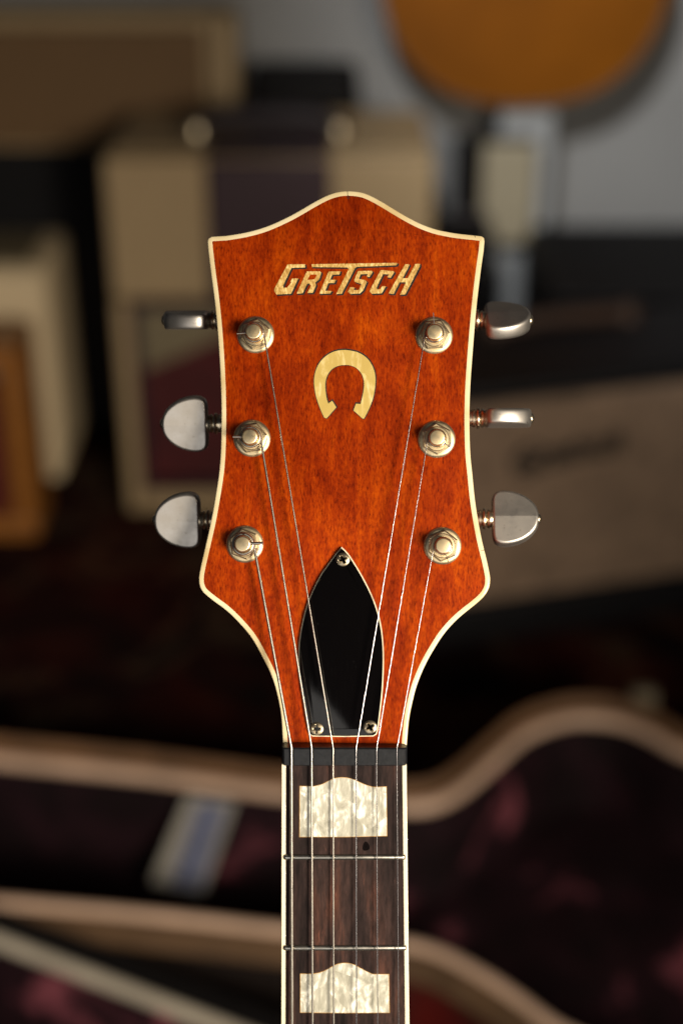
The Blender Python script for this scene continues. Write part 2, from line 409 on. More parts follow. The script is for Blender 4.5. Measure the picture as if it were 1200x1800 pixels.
for k, pts in L.items():
    P2 = [H.px(460 + x / 4, 440 + y / 4) for x, y in pts]
    s = 1 if area2(P2) > 0 else -1
    bm = bmesh.new()
    prism(bm, [H.P(p, 0.02 * MM) for p in P2], [H.P(p, 0.10 * MM) for p in P2], mi=0)
    bk = [p + Vector((0.42, -0.34)) * MM for p in offset_path(P2, s * 0.16 * MM)]
    prism(bm, [H.P(p, -0.2 * MM) for p in bk], [H.P(p, 0.022 * MM) for p in bk], mi=1)
    mats = ['pearl_gold', 'black_filler']
    if k in HOLE:
        Q = [H.px(460 + x / 4, 440 + y / 4) for x, y in HOLE[k]]
        prism(bm, [H.P(p, -0.1 * MM) for p in Q], [H.P(p, 0.115 * MM) for p in Q], mi=2); mats.append('orange_maple')
    gpart(bm, 'logo_letter', mats, headstock, smooth=None)

# ---- horseshoe inlay
def arc(cx, cy, rx, ry, a0, a1, n):
    return [(cx + rx * math.cos(R(a0 + (a1 - a0) * k / n)), cy - ry * math.sin(R(a0 + (a1 - a0) * k / n))) for k in range(n + 1)]
hs = catmull([(569.5, 734), (562.5, 718), (556, 699), (552.4, 680), (552.3, 664), (556.5, 647), (566, 632), (581, 620.5), (597, 615.8), (612, 615.8), (630, 620), (645, 630), (655, 645), (659.4, 662), (658.8, 681), (655, 701), (648, 719.5), (639.5, 736)], 4)
hi = catmull([(633.5, 710.3), (637.2, 695), (639.5, 680), (639, 668), (634.5, 656), (626, 647), (616, 642.6), (606, 641.6), (594, 643.3), (583.5, 648.8), (576, 658.5), (572.2, 670), (571.9, 684), (573.8, 699), (576.7, 709.5)], 4)
shoe = hs + [Vector((637, 735.8)), Vector((621, 721.5)), Vector((625.5, 709.5))] + hi + [Vector((583.7, 704.5)), Vector((591, 716)), Vector((574, 735.3))]
P2 = [H.px(p[0], p[1]) for p in shoe]; s = 1 if area2(P2) > 0 else -1
bm = bmesh.new()
prism(bm, [H.P(p, 0.02 * MM) for p in P2], [H.P(p, 0.10 * MM) for p in P2], mi=0)
bk = [p + Vector((0.06, 0.16)) * MM for p in offset_path(P2, s * 0.34 * MM)]
prism(bm, [H.P(p, -0.2 * MM) for p in bk], [H.P(p, 0.022 * MM) for p in bk], mi=1)
gpart(bm, 'horseshoe_inlay', ['pearl_cream', 'black_filler'], headstock, smooth=None)

# ---- truss rod cover
tc = [(600.8, 961.5), (609, 969.5), (617, 980), (633.5, 1006.7), (650, 1038), (662, 1068), (670, 1100), (674, 1137), (674.3, 1174), (672.4, 1214), (668.4, 1252)]
tcb = [(664.8, 1281), (662, 1290), (656, 1294), (605, 1294.8), (550, 1294), (545, 1291), (542.4, 1285)]
tcl = [(537.5, 1261.5), (530.8, 1219), (526, 1180), (525.2, 1140), (529.8, 1103), (538, 1068), (548, 1041.7), (563, 1011.7), (580, 987.5), (592, 971)]
cov = catmull(tc, 4) + [Vector(p) for p in tcb] + catmull(tcl, 4)
P2 = [H.px(p[0], p[1]) for p in cov]; s = 1 if area2(P2) > 0 else -1
bm = bmesh.new()
inn = offset_path(P2, -s * 0.40 * MM); inn2 = offset_path(P2, -s * 0.60 * MM)
va_, vb_ = prism(bm, [H.P(p, 0.85 * MM) for p in inn], [H.P(p, 1.5 * MM) for p in inn], cap_hi=False)
vt = [bm.verts.new(H.P(p, 1.68 * MM)) for p in inn2]
vc_ = [bm.verts.new(H.P(p, 1.90 * MM)) for p in offset_path(P2, -s * 2.9 * MM)]
for lo_, hi_ in ((vb_, vt), (vt, vc_)):
    for i in range(len(vt)): bm.faces.new((lo_[i], lo_[(i + 1) % len(vt)], hi_[(i + 1) % len(vt)], hi_[i]))
bm.faces.new(vc_)
cover = gpart(bm, 'truss_rod_cover', 'black_gloss', smooth=35)
bm = bmesh.new(); prism(bm, [H.P(p, 0.05 * MM) for p in P2], [H.P(p, 0.95 * MM) for p in P2])
gpart(bm, 'white_ply', 'white_binding', cover)
def screw(uv, h, r, ang, parent, name='screw'):
    bm = bmesh.new(); M = H.M(uv, h) @ Matrix.Rotation(ang, 4, 'Z')
    rings = []; nr, seg = 13, 64
    def height(x, y):
        d = math.hypot(x, y) / r
        z = 0.62 * MM * math.sqrt(max(0, 1 - (d * 0.97) ** 2)) + 0.15 * MM
        arm = 0.13 * r + 0.05 * r * max(0, 1 - d * 2)
        ins = max(0, min(1, (arm * 1.5 - min(abs(x), abs(y))) / (arm * 0.6))) * max(0, min(1, (0.66 * r - max(abs(x), abs(y))) / (0.14 * r)))
        return z - ins * (0.75 - 0.45 * d) * MM
    rings.append([bm.verts.new(M @ Vector((0, 0, height(0, 0))))])
    for k in range(1, nr + 1):
        rr = r * k / nr
        rings.append([bm.verts.new(M @ Vector((rr * math.cos(2 * math.pi * j / seg), rr * math.sin(2 * math.pi * j / seg), height(rr * math.cos(2 * math.pi * j / seg), rr * math.sin(2 * math.pi * j / seg))))) for j in range(seg)])
    rings.append([bm.verts.new(M @ Vector((r * math.cos(2 * math.pi * j / seg), r * math.sin(2 * math.pi * j / seg), -0.3 * MM))) for j in range(seg)])
    for j in range(seg): bm.faces.new((rings[0][0], rings[1][j], rings[1][(j + 1) % seg]))
    for a, b in zip(rings[1:], rings[2:]):
        for j in range(seg): bm.faces.new((a[j], b[j], b[(j + 1) % seg], a[(j + 1) % seg]))
    return gpart(bm, name, 'screw_nickel', parent, smooth=35)
screw(H.px(602.5, 983.5, 1.7 * MM), 1.62 * MM, 2.35 * MM, R(28), cover)
screw(H.px(556.5, 1281, 1.7 * MM), 1.62 * MM, 2.35 * MM, R(-4), cover)
screw(H.px(650.2, 1278, 1.7 * MM), 1.62 * MM, 2.35 * MM, R(30), cover)

# ---- fingerboard, neck
def edge(side, y, h=0.0):
    xl = 494.6 - (y - 1343) * 0.0010; xr = 714.2 + (y - 1343) * 0.0105
    return N.px(xl if side < 0 else xr, y, h)
aL, aR = edge(-1, 1343), edge(1, 1343); bL, bR = edge(-1, 1800), edge(1, 1800)
def board_x(side, v):           # neck edges carried on down the neck
    a, b = (aL, bL) if side < 0 else (aR, bR)
    return a.x + (b.x - a.x) * (v - a.y) / (b.y - a.y)
V0 = aL.y; VEND = V0 - 0.43
BW = 1.55 * MM
bm = bmesh.new()
def strip(bm, xs0, xs1, v0, v1, h0, h1):
    q = [(xs0[0], v0), (xs0[1], v0), (xs1[1], v1), (xs1[0], v1)]
    prism(bm, [N.P(p, h0) for p in q], [N.P(p, h1) for p in q])
strip(bm, (board_x(-1, V0) + BW, board_x(1, V0) - BW), (board_x(-1, VEND) + BW, board_x(1, VEND) - BW), V0, VEND, -5 * MM, 0)
board = gpart(bm, 'fretboard', 'rosewood', bevel=0)
for sd in (-1, 1):
    bm = bmesh.new()
    f = lambda v: (board_x(sd, v), board_x(sd, v) - sd * BW)
    strip(bm, f(V0), f(VEND), V0, VEND, -5 * MM, 0.02 * MM)
    gpart(bm, 'board_binding', 'white_binding', board, bevel=0.25 * MM)
bm = bmesh.new()      # neck wood behind the board, rounded
secs = []
for v in [V0 + 1.0 * MM, V0 - 0.03, V0 - 0.12, V0 - 0.25, V0 - 0.36]:
    cx = (board_x(-1, v) + board_x(1, v)) / 2; hw = (board_x(1, v) - board_x(-1, v)) / 2 - 0.15 * MM
    secs.append([bm.verts.new(N.P((cx + hw * math.cos(R(a)), v), -5 * MM - 17 * MM * math.sin(R(a)))) for a in range(0, 181, 12)])
for a, b in zip(secs, secs[1:]):
    for k in range(len(a) - 1): bm.faces.new((a[k], a[k + 1], b[k + 1], b[k]))
bm.faces.new(secs[0]); bm.faces.new(secs[-1][::-1])
for a, b in zip(secs, secs[1:]): bm.faces.new((a[0], b[0], b[-1], a[-1]))
gpart(bm, 'neck', 'neck_wood')

# ---- nut with slots
string_nut_px = [512.2, 547.6, 585.3, 625.6, 661.6, 697.2]
dia = [1.08, 0.84, 0.62, 0.41, 0.33, 0.27]
nut_v0 = N.px(605, 1343.5).y; nut_v1 = N.px(605, 1319, 3 * MM).y; nut_v2 = N.px(605, 1312.5).y
nx = [N.px(x, 1332, 1.2 * MM).x for x in string_nut_px]
xl, xr = N.px(495.2, 1332).x, N.px(715.2, 1332).x
stations = [(xl, 0.5, 0.6), (xl + 0.5 * MM, 1.5, 0.15), (xl + 1.0 * MM, 1.85, 0)]
for x, d in zip(nx, dia):
    w = (d * 0.5 + 0.24) * MM
    stations += [(x - w - 0.06 * MM, 1.9, 0), (x - w, 1.9 - d * 0.9 - 0.25, 0), (x + w, 1.9 - d * 0.9 - 0.25, 0), (x + w + 0.06 * MM, 1.9, 0)]
stations += [(xr - 1.0 * MM, 1.85, 0), (xr - 0.5 * MM, 1.5, 0.15), (xr, 0.5, 0.6)]
bm = bmesh.new(); rows = []
for x, top, ins in stations:
    i_ = ins * MM
    pr = [(nut_v0 + i_, -5.0), (nut_v0 + i_, top - 0.45), (nut_v0 + 0.35 * MM + i_, top - 0.08), (nut_v1, top), (nut_v1 + 0.45 * MM, top - 0.5), (nut_v2 - i_, top - 2.6), (nut_v2 - i_, -7.0)]
    rows.append([bm.verts.new(N.P((x, v), h * MM)) for v, h in pr])
for a, b in zip(rows, rows[1:]):
    for k in range(len(a)): bm.faces.new((a[k], a[(k + 1) % len(a)], b[(k + 1) % len(a)], b[k]))
bm.faces.new(rows[0]); bm.faces.new(rows[-1][::-1])
nut = gpart(bm, 'nut', 'nut_black', smooth=25)

# ---- frets
v1 = N.px(605, 1508, 0.8 * MM).y; v2 = N.px(605, 1667.5, 0.8 * MM).y
fret_v = [v1, v2]
Lr = (v1 - v2)
for k in range(9): Lr *= 2 ** (-1 / 12); fret_v.append(fret_v[-1] - Lr)
def make_fret(v):
    bm = bmesh.new()
    x0 = board_x(-1, v) + 0.75 * MM; x1 = board_x(1, v) - 0.75 * MM
    st = [(x0, 0.18), (x0 + 0.12 * MM, 0.55), (x0 + 0.4 * MM, 0.85), (x0 + 0.9 * MM, 1), (x1 - 0.9 * MM, 1), (x1 - 0.4 * MM, 0.85), (x1 - 0.12 * MM, 0.55), (x1, 0.18)]
    rows = []
    for x, s_ in st:
        rows.append([bm.verts.new(N.P((x, v + math.cos(R(a)) * 1.05 * MM * (0.55 + 0.45 * s_)), math.sin(R(a)) * 1.0 * MM * s_ + 0.01 * MM)) for a in range(0, 181, 20)])
    for a, b in zip(rows, rows[1:]):
        for k in range(len(a) - 1): bm.faces.new((a[k], a[k + 1], b[k + 1], b[k]))
    bm.faces.new(rows[0]); bm.faces.new(rows[-1][::-1])
    return gpart(bm, 'fret', 'fret_nickel', board, smooth=50)
for v in fret_v: make_fret(v)

# ---- humped block inlays
in1 = [(527, 1382), (551, 1382.3)] + [tuple(p) for p in catmull([(551, 1382.3), (566.7, 1378.3), (582, 1370.6), (595, 1367), (610, 1367.4), (623, 1371), (638, 1378), (653, 1383), (660, 1383.6)], 4)][1:] + [(678.7, 1382.8), (679.8, 1469.3), (640, 1470.3), (600, 1471), (570, 1471), (526.6, 1471)]
in2 = [(528, 1712), (551, 1712)] + [tuple(p) for p in catmull([(551, 1712), (566.7, 1708.3), (582, 1700.2), (595, 1694.2), (608, 1693), (621, 1695.6), (636, 1703.4), (653, 1711.8), (660, 1712.6)], 4)][1:] + [(683, 1712.7), (684, 1780), (600, 1780.4), (528, 1779.6)]
uv1 = [N.px(*p) for p in in1]; uv2 = [N.px(*p) for p in in2]
def inlay(uv):
    s = 1 if area2(uv) > 0 else -1
    bm = bmesh.new()
    prism(bm, [N.P(p, -0.4 * MM) for p in offset_path(uv, s * 0.13 * MM)], [N.P(p, 0.012 * MM) for p in offset_path(uv, s * 0.13 * MM)], mi=1)
    prism(bm, [N.P(p, 0.012 * MM) for p in offset_path(uv, -s * 0.06 * MM)], [N.P(p, 0.035 * MM) for p in offset_path(uv, -s * 0.06 * MM)], mi=0)
    gpart(bm, 'hump_inlay', ['pearl_white', 'amber_glue'], board, smooth=None)
inlay(uv1); inlay(uv2)
cen = sum((p for p in uv2), Vector((0, 0))) / len(uv2)
for k in (4, 6, 8):
    tv = (fret_v[k - 1] + fret_v[k - 2 + 0]) / 2 if False else (fret_v[k] + fret_v[k - 1]) / 2
    inlay([Vector((p.x, (p.y - cen.y) * 0.8 + tv)) for p in uv2])
bm = bmesh.new(); kc = N.px(643, 1488)
prism(bm, [N.P(kc + Vector((1.25 * math.cos(a / 14 * 6.283), 1.65 * math.sin(a / 14 * 6.283))) * MM * (1 + 0.12 * math.sin(a * 5)), -0.1 * MM) for a in range(14)],
      [N.P(kc + Vector((1.25 * math.cos(a / 14 * 6.283), 1.65 * math.sin(a / 14 * 6.283))) * MM * (1 + 0.12 * math.sin(a * 5)), 0.008 * MM) for a in range(14)])
mat_flat('dark_knot', (0.003, 0.002, 0.002), 0.8, 0, 0.5, 1500, 0, 0, 0.03)
gpart(bm, 'wood_knot', 'dark_knot', board)

# ---- tuning machines
posts = [  # washer centre px, button inner x, outer x, shaft y, roll of the button, winding exit angle
    dict(c=(449.5, 588.5), bx=(368, 289), sy=562.5, roll=-77, side=-1, s=2, exit=(462.5, 585), ends=R(185)),
    dict(c=(443.0, 770.5), bx=(366, 286.5), sy=744.5, roll=17, side=-1, s=1, exit=(457, 768), ends=R(180)),
    dict(c=(430.5, 956.5), bx=(353, 273), sy=914.0, roll=13, side=-1, s=0, exit=(449, 962), ends=R(3)),
    dict(c=(762.5, 589.5), bx=(852, 931.5), sy=563, roll=-52, side=1, s=3, exit=(747, 590), ends=R(93)),
    dict(c=(767.0, 772.0), bx=(853, 933), sy=735, roll=-90, side=1, s=4, exit=(750, 771), ends=R(-35)),
    dict(c=(777.5, 959.5), bx=(864, 945.5), sy=912, roll=-17, side=1, s=5, exit=(762, 968), ends=R(-72)),
]
outl_b = [(0.0, 0.0), (0.0, 4.0), (0.15, 7.0), (0.8, 8.8), (2.2, 9.8), (4.3, 10.1), (7.0, 9.7), (9.8, 8.7), (12.0, 7.3), (13.6, 5.8), (14.8, 4.0), (15.45, 2.0), (15.6, 0.0)]
top_b = [Vector(p) for p in catmull(outl_b, 3)]
def button_mesh(L):
    sc = L / 15.6
    up = [Vector((p.x * sc, p.y)) for p in top_b]
    loop = up + [Vector((p.x, -p.y)) for p in up[-2:0:-1]]
    n_up = len(up); n = len(loop)
    bm = bmesh.new(); T = 3.35
    ctr = Vector((7.2 * sc, 0))
    rings = []
    def ring(inset, yfun):
        q = []
        lp = offset_path([tuple(p) for p in loop], inset)
        # loop runs clockwise: right of travel is inside
        return [bm.verts.new(Vector((p.x, yfun(p), p.y)) * MM) for p in lp]
    zt = lambda p, k: k * (T - 0.075 * abs(p.y))
    spec = [(0.95, -1.0), (0.45, -0.93), (0.12, -0.78), (0.0, -0.5), (-0.12, 0.0), (0.0, 0.5), (0.12, 0.78), (0.45, 0.93), (0.95, 1.0)]
    sgn = 1 if area2([tuple(p) for p in loop]) < 0 else -1
    for ins, k in spec: rings.append(ring(sgn * ins, lambda p, k=k: zt(p, k)))
    for a, b in zip(rings, rings[1:]):
        for i in range(n): bm.faces.new((a[i], a[(i + 1) % n], b[(i + 1) % n], b[i]))
    flats = []
    for rg in (rings[0], rings[-1]):
        flats.append(bm.faces.new(rg[:n_up])); flats.append(bm.faces.new([rg[n_up - 1]] + rg[n_up:] + [rg[0]]))
    bmesh.ops.recalc_face_normals(bm, faces=bm.faces)
    for f in bm.faces: f.smooth = f not in flats
    me = bpy.data.meshes.new('button'); bm.to_mesh(me); bm.free()
    return me
string_exit = {}
POST_H = 8.2
for pd in posts:
    uv = H.px(*pd['c']); M = H.M(uv); sd = pd['side']
    # housing and shaft behind the headstock
    hz = 17.5 * MM
    s_in = H.px(pd['bx'][0], pd['sy'], -hz); s_out = H.px(pd['bx'][1], pd['sy'], -hz)
    bm = bmesh.new()
    hc = Vector((uv.x, s_in.y))
    q = [(-8, -9), (-5, -11), (5, -11), (8, -9), (8, 9), (5, 11), (-5, 11), (-8, 9)]
    prism(bm, [H.P(hc + Vector(p) * MM, -24 * MM) for p in q], [H.P(hc + Vector(p) * MM, -15.05 * MM) for p in q])
    Ls = abs(s_in.x - hc.x) / MM
    sh = frame_matrix(H.P(s_in, -hz), H.v, H.n, H.u * sd)    # z along the shaft, outward
    if sh.determinant() < 0: sh = frame_matrix(H.P(s_in, -hz), -H.v, H.n, H.u * sd)
    lathe(bm, [(2.2 * MM, -(Ls - 7) * MM), (2.2 * MM, -6.6 * MM), (2.9 * MM, -6.5 * MM), (2.9 * MM, -4.9 * MM), (3.3 * MM, -4.7 * MM), (3.3 * MM, -3.9 * MM), (2.5 * MM, -3.7 * MM), (2.5 * MM, -3.4 * MM),
               (3.7 * MM, -3.2 * MM), (3.85 * MM, -2.8 * MM), (3.7 * MM, -2.4 * MM), (2.5 * MM, -2.2 * MM), (2.5 * MM, -1.9 * MM), (3.3 * MM, -1.6 * MM), (3.45 * MM, -1.1 * MM), (3.0 * MM, -0.6 * MM), (2.9 * MM, 0.4 * MM)], sh, 28)
    mach = gpart(bm, 'tuning_machine', 'shaft_nickel', smooth=40)
    # button
    Lb = abs(s_out.x - s_in.x) / MM
    me = button_mesh(Lb)
    o = link('button', me, 'satin_nickel', None, smooth=None)
    bx = H.u * sd; bz = H.v; by = bz.cross(bx) 
    BM = frame_matrix(H.P(s_in, -hz), bx, by, bz)
    roll = R(pd['roll']) * (1 if sd > 0 else -1) 
    o.parent = mach
    o.matrix_local = BM @ Matrix.Rotation(roll, 4, 'X')
    bm = bmesh.new()
    sc_m = frame_matrix(H.P(s_out, -hz), H.v, H.n, H.u * sd)
    lathe(bm, [(2.0 * MM, -0.8 * MM), (2.0 * MM, 0.0), (1.75 * MM, 0.45 * MM), (1.2 * MM, 0.85 * MM), (0.5 * MM, 1.05 * MM), (0, 1.08 * MM)], sc_m, 20)
    gpart(bm, 'end_screw', 'shaft_nickel', mach, smooth=50)
    # washer, hex bushing, post
    bm = bmesh.new()
    lathe(bm, [(6.5 * MM, 0.0), (6.5 * MM, 0.28 * MM), (6.35 * MM, 0.45 * MM), (5.75 * MM, 0.85 * MM), (5.4 * MM, 0.95 * MM), (3 * MM, 0.95 * MM)], M, 56, cap=False)
    gpart(bm, 'washer', 'brassy_nickel', mach, smooth=35)
    bm = bmesh.new(); a0 = random.uniform(0, 1.05)
    hexp = lambda r, n=6: [Vector((r * math.cos(a0 + k * math.pi / 3), r * math.sin(a0 + k * math.pi / 3))) * MM for k in range(6)]
    a_, b_ = prism(bm, [M @ Vector((p.x, p.y, 0.9 * MM)) for p in hexp(5.55)], [M @ Vector((p.x, p.y, 1.75 * MM)) for p in hexp(5.55)], cap_hi=False)
    c_ = [bm.verts.new(M @ Vector((p.x, p.y, 2.1 * MM))) for p in hexp(5.0)]
    for k in range(6): bm.faces.new((a_[0], b_[0], b_[1])) if False else bm.faces.new((b_[k], b_[(k + 1) % 6], c_[(k + 1) % 6], c_[k]))
    bm.faces.new(c_)
    lathe(bm, [(4.35 * MM, 2.0 * MM), (4.3 * MM, 2.25 * MM), (4.0 * MM, 2.5 * MM), (3.4 * MM, 2.55 * MM), (3.3 * MM, 1.6 * MM)], M, 40, cap=False)
    gpart(bm, 'hex_bushing', 'brassy_nickel', mach, smooth=25)
    bm = bmesh.new()
    lathe(bm, [(2.95 * MM, 1.0 * MM), (2.95 * MM, 3.2 * MM), (2.55 * MM, 3.8 * MM), (2.45 * MM, 5.5 * MM), (2.6 * MM, 6.2 * MM), (2.8 * MM, 6.5 * MM), (2.8 * MM, (POST_H - 0.7) * MM), (2.72 * MM, (POST_H - 0.30) * MM), (2.5 * MM, (POST_H - 0.06) * MM), (2.2 * MM, POST_H * MM), (0, (POST_H + 0.05) * MM)], M, 40)
    gpart(bm, 'post', 'brassy_nickel', mach, smooth=40)
    pd['M'] = M; pd['uv'] = uv

# ---- strings
string_px_bottom = [513.6, 549.4, 586.4, 626.4, 663.5, 700.2]
order = {p['s']: p for p in posts}
for i in range(6):
    pd = order[i]; d = dia[i] * MM; r = d / 2; M = pd['M']
    # winding on the post, leaving it tangentially towards the nut slot
    nutp = N.P((nx[i], (nut_v0 + nut_v1) / 2), 1.9 * MM - d * 0.35)
    nutp2 = N.P((nx[i], nut_v1 + 0.3 * MM), 1.9 * MM - d * 0.55)
    loc = M.inverted() @ nutp2
    ang_to = math.atan2(loc.y, loc.x); dist = math.hypot(loc.x, loc.y)
    turns = [2.2, 2.5, 2.7, 3.2, 3.4, 3.6][i]
    rw = 2.86 * MM + r
    sgn = 1 if pd['side'] < 0 else -1       # exits on the inner side of the post
    a_exit = ang_to + sgn * math.acos(rw / dist)
    # winding goes round, rising to the post hole
    pts = []
    nseg = int(turns * 26)
    h_exit = 4.1 * MM if i < 3 else 4.0 * MM
    hstep = d * 1.04
    for k in range(nseg, -1, -1):
        a = a_exit + sgn * (k / 26) * 2 * math.pi
        pts.append(M @ Vector((rw * math.cos(a), rw * math.sin(a), h_exit + (k / 26) * hstep)))
    # stub of the cut end
    ae = pd['ends']; hz = h_exit + turns * hstep + d * 0.2
    stub = 7.0 * MM if i in (0, 3) else 5.9 * MM
    bm = bmesh.new()
    end = [M @ Vector((2.3 * MM * math.cos(ae), 2.3 * MM * math.sin(ae), hz)), M @ Vector((stub * math.cos(ae), stub * math.sin(ae), hz + 0.1 * MM))]
    bend = nutp2
    pre = [pts[-1].lerp(bend, q) for q in [x / 40 for x in range(1, 40)]]
    botuv = N.px(string_px_bottom[i], 1800, 2.0 * MM)
    v_end = V0 - 0.60
    fslope = (botuv.x - nx[i]) / (botuv.y - nut_v0)
    down = lambda v: N.P((nx[i] + fslope * (v - nut_v0), v), 1.9 * MM - d * 0.3 + (nut_v0 - v) * 0.010)
    lower = [down(nut_v0 - 0.60 * (k / 60.0)) for k in range(61)]
    allp = pts + pre + [bend, nutp] + lower
    wound = i < 3
    if wound:
        # resample the length finely so that the winding shows as ridges
        pitch = [0.34, 0.30, 0.26][i] * MM
        fine = []; 
        vis = pts + pre + [bend, nutp] + lower[:24]
        acc = 0.0
        for a, b in zip(vis, vis[1:]):
            Ld = (b - a).length; n = max(1, int(round(Ld / (pitch * 0.5))))
            for q in range(n): fine.append(a.lerp(b, q / n))
        fine += lower[24:]
        tube(bm, fine, lambda k: r * (1.0 if k % 2 else 0.86), 8)
        tube(bm, end, r, 8)
        gpart(bm, 'string', 'string_wound', smooth=60)
    else:
        tube(bm, allp, r, 8); tube(bm, end, r, 6)
        gpart(bm, 'string', 'string_steel', smooth=60)

# ---- body of the guitar, below the picture
half = [(0.0, -0.36), (0.06, -0.352), (0.115, -0.372), (0.145, -0.43), (0.14, -0.49), (0.128, -0.55), (0.142, -0.61), (0.180, -0.68), (0.197, -0.745), (0.180, -0.81), (0.12, -0.848), (0.0, -0.86)]
hb = catmull(half, 5)
cxb = (N.px(606, 1800)).x
loopb = [Vector((cxb + p.x, NUT_UV.y + p.y)) for p in hb] + [Vector((cxb - p.x, NUT_UV.y + p.y)) for p in hb[-2:0:-1]]
bm = bmesh.new(); prism(bm, [N.P(p, -0.066) for p in loopb], [N.P(p, -0.012) for p in loopb])
body = gpart(bm, 'body', 'orange_maple', bevel=0.003)
bm = bmesh.new(); tube(bm, [N.P(p, -0.0125) for p in loopb], 0.0028, 8, closed=True); gpart(bm, 'body_binding', 'cream_binding', body)
bm = bmesh.new(); box(bm, (0, 0, 0), (0.085, 0.02, 0.012), frame_matrix(N.P((cxb, V0 - 0.60), -0.004), N.u, N.v, N.n)); gpart(bm, 'bridge', 'rosewood', body, bevel=0.002)

# ================================================================== BACKGROUND
mat_flat('tan_tolex', (0.37, 0.27, 0.15), 0.65, 0, 0.10, 90, 0, 0.25)
mat_flat('tan_tolex_pale', (0.72, 0.585, 0.38), 0.65, 0, 0.10, 90, 0, 0.25)
mat_flat('brown_tolex', (0.15, 0.085, 0.034), 0.7, 0, 0.12, 90, 0, 0.25)
mat_flat('wine_tolex', (0.030, 0.012, 0.020), 0.5, 0, 0.2, 90, 0, 0.25)
mat_flat('black_tolex', (0.006, 0.006, 0.0075), 0.6, 0, 0.2, 90, 0, 0.25, 0.2)
mat_flat('maroon_cloth', (0.065, 0.005, 0.007), 0.8, 0, 0.35, 14)
mat_flat('olive_tone', (0.20, 0.165, 0.10), 0.5, 0, 0.1, 40)
mat_flat('grille_cloth', (0.21, 0.145, 0.10), 0.9, 0, 0.28, 45, 0, 0.3)
mat_flat('red_cloth', (0.10, 0.008, 0.006), 0.8, 0, 0.3, 30)
mat_flat('amber_wood', (0.30, 0.115, 0.022), 0.4, 0, 0.2, 30, 0.2)
mat_flat('amber_top', (0.225, 0.07, 0.001), 0.5, 0, 0.2, 7, 0.0, 0, 0.15)
mat_flat('beige_plastic', (0.36, 0.32, 0.23), 0.5, 0, 0.06, 30)
mat_flat('handle_leather', (0.018, 0.012, 0.016), 0.45, 0, 0.2, 90)
mat_flat('worn_leather', (0.035, 0.016, 0.008), 0.6, 0, 0.3, 60)
mat_flat('old_latch', (0.14, 0.115, 0.075), 0.5, 0, 0.3, 60)
mat_flat('logo_dark', (0.02, 0.016, 0.014), 0.5, 0, 0.2)
mat_flat('case_tan', (0.105, 0.06, 0.03), 0.6, 0, 0.25, 18, 0, 0.2)
mat_flat('flap_leather', (0.13, 0.068, 0.032), 0.7, 0, 0.3, 20, 0, 0.2)
mat_flat('case_black', (0.005, 0.0045, 0.005), 0.6, 0, 0.3, 60, 0, 0.2, 0.15)
mat_flat('piping_pale', (0.55, 0.385, 0.285), 0.5, 0, 0.15, 20)
mat_flat('piping_grey', (0.42, 0.38, 0.31), 0.5, 0, 0.12, 20)
mat_flat('tag_paper', (0.25, 0.24, 0.215), 0.7, 0, 0.06, 60)
mat_flat('tag_blue', (0.10, 0.115, 0.19), 0.7, 0, 0.45, 160)
t = NT('case_oxblood'); v = t.coords()
t.set(Base_Color=t.ramp(t.noise(v, 3.2, 3, 0.5), [(0.46, (0.010, 0.006, 0.005)), (0.60, (0.16, 0.006, 0.004))]), Roughness=0.6)
t = NT('plush'); v = t.coords()
pf = t.noise(v, 10, 4, 0.55, 0.6)
c = t.ramp(pf, [(0.45, (0.005, 0.0014, 0.0026)), (0.60, (0.015, 0.0042, 0.0075)), (0.71, (0.22, 0.06, 0.082))])  # sparse pink velvet highlights are painted into the colour
t.bump(t.noise(v, 500, 2), 0.5, 0.002)
t.set(Base_Color=c, Roughness=0.75, Sheen_Weight=0.08, Sheen_Roughness=0.4, Sheen_Tint=(0.75, 0.35, 0.42, 1), Specular_IOR_Level=0.15)

def boxpart(name, c, s, mat, parent, bevel=0.006):
    bm = bmesh.new(); box(bm, c, s); return finish(bm, name, mat, parent, bevel=bevel, seg=3)
def feet(parent, w, d):
    for sx in (-1, 1):
        for sy in (0, 1):
            bm = bmesh.new(); lathe(bm, [(0.016, -0.018), (0.018, -0.004), (0.018, 0.0015)], Matrix.Translation((sx * (w / 2 - 0.05), 0.05 + sy * (d - 0.1), 0)), 16)
            finish(bm, 'foot', 'black_tolex', parent)
def handle(parent, c, length, mat, capmat, rise=0.03):
    bm = bmesh.new()
    pts = [(c[0] - length / 2, c[1], c[2] + 0.008), (c[0] - length * 0.4, c[1], c[2] + rise * 0.8), (c[0] - length * 0.2, c[1], c[2] + rise), (c[0], c[1], c[2] + rise * 1.05), (c[0] + length * 0.2, c[1], c[2] + rise), (c[0] + length * 0.4, c[1], c[2] + rise * 0.8), (c[0] + length / 2, c[1], c[2] + 0.008)]
    tube(bm, catmull(pts, 4), 0.013, 10); h = finish(bm, 'handle', mat, parent)
    for sx in (-1, 1):
        bm = bmesh.new()
        lathe(bm, [(0.019, 0.0), (0.019, 0.01), (0.015, 0.02), (0.007, 0.026), (0, 0.027)], Matrix.Translation((c[0] + sx * length / 2, c[1], c[2] - 0.001)), 20)
        finish(bm, 'end_cap', capmat, h)

FZ = 0.018   # height of rubber feet
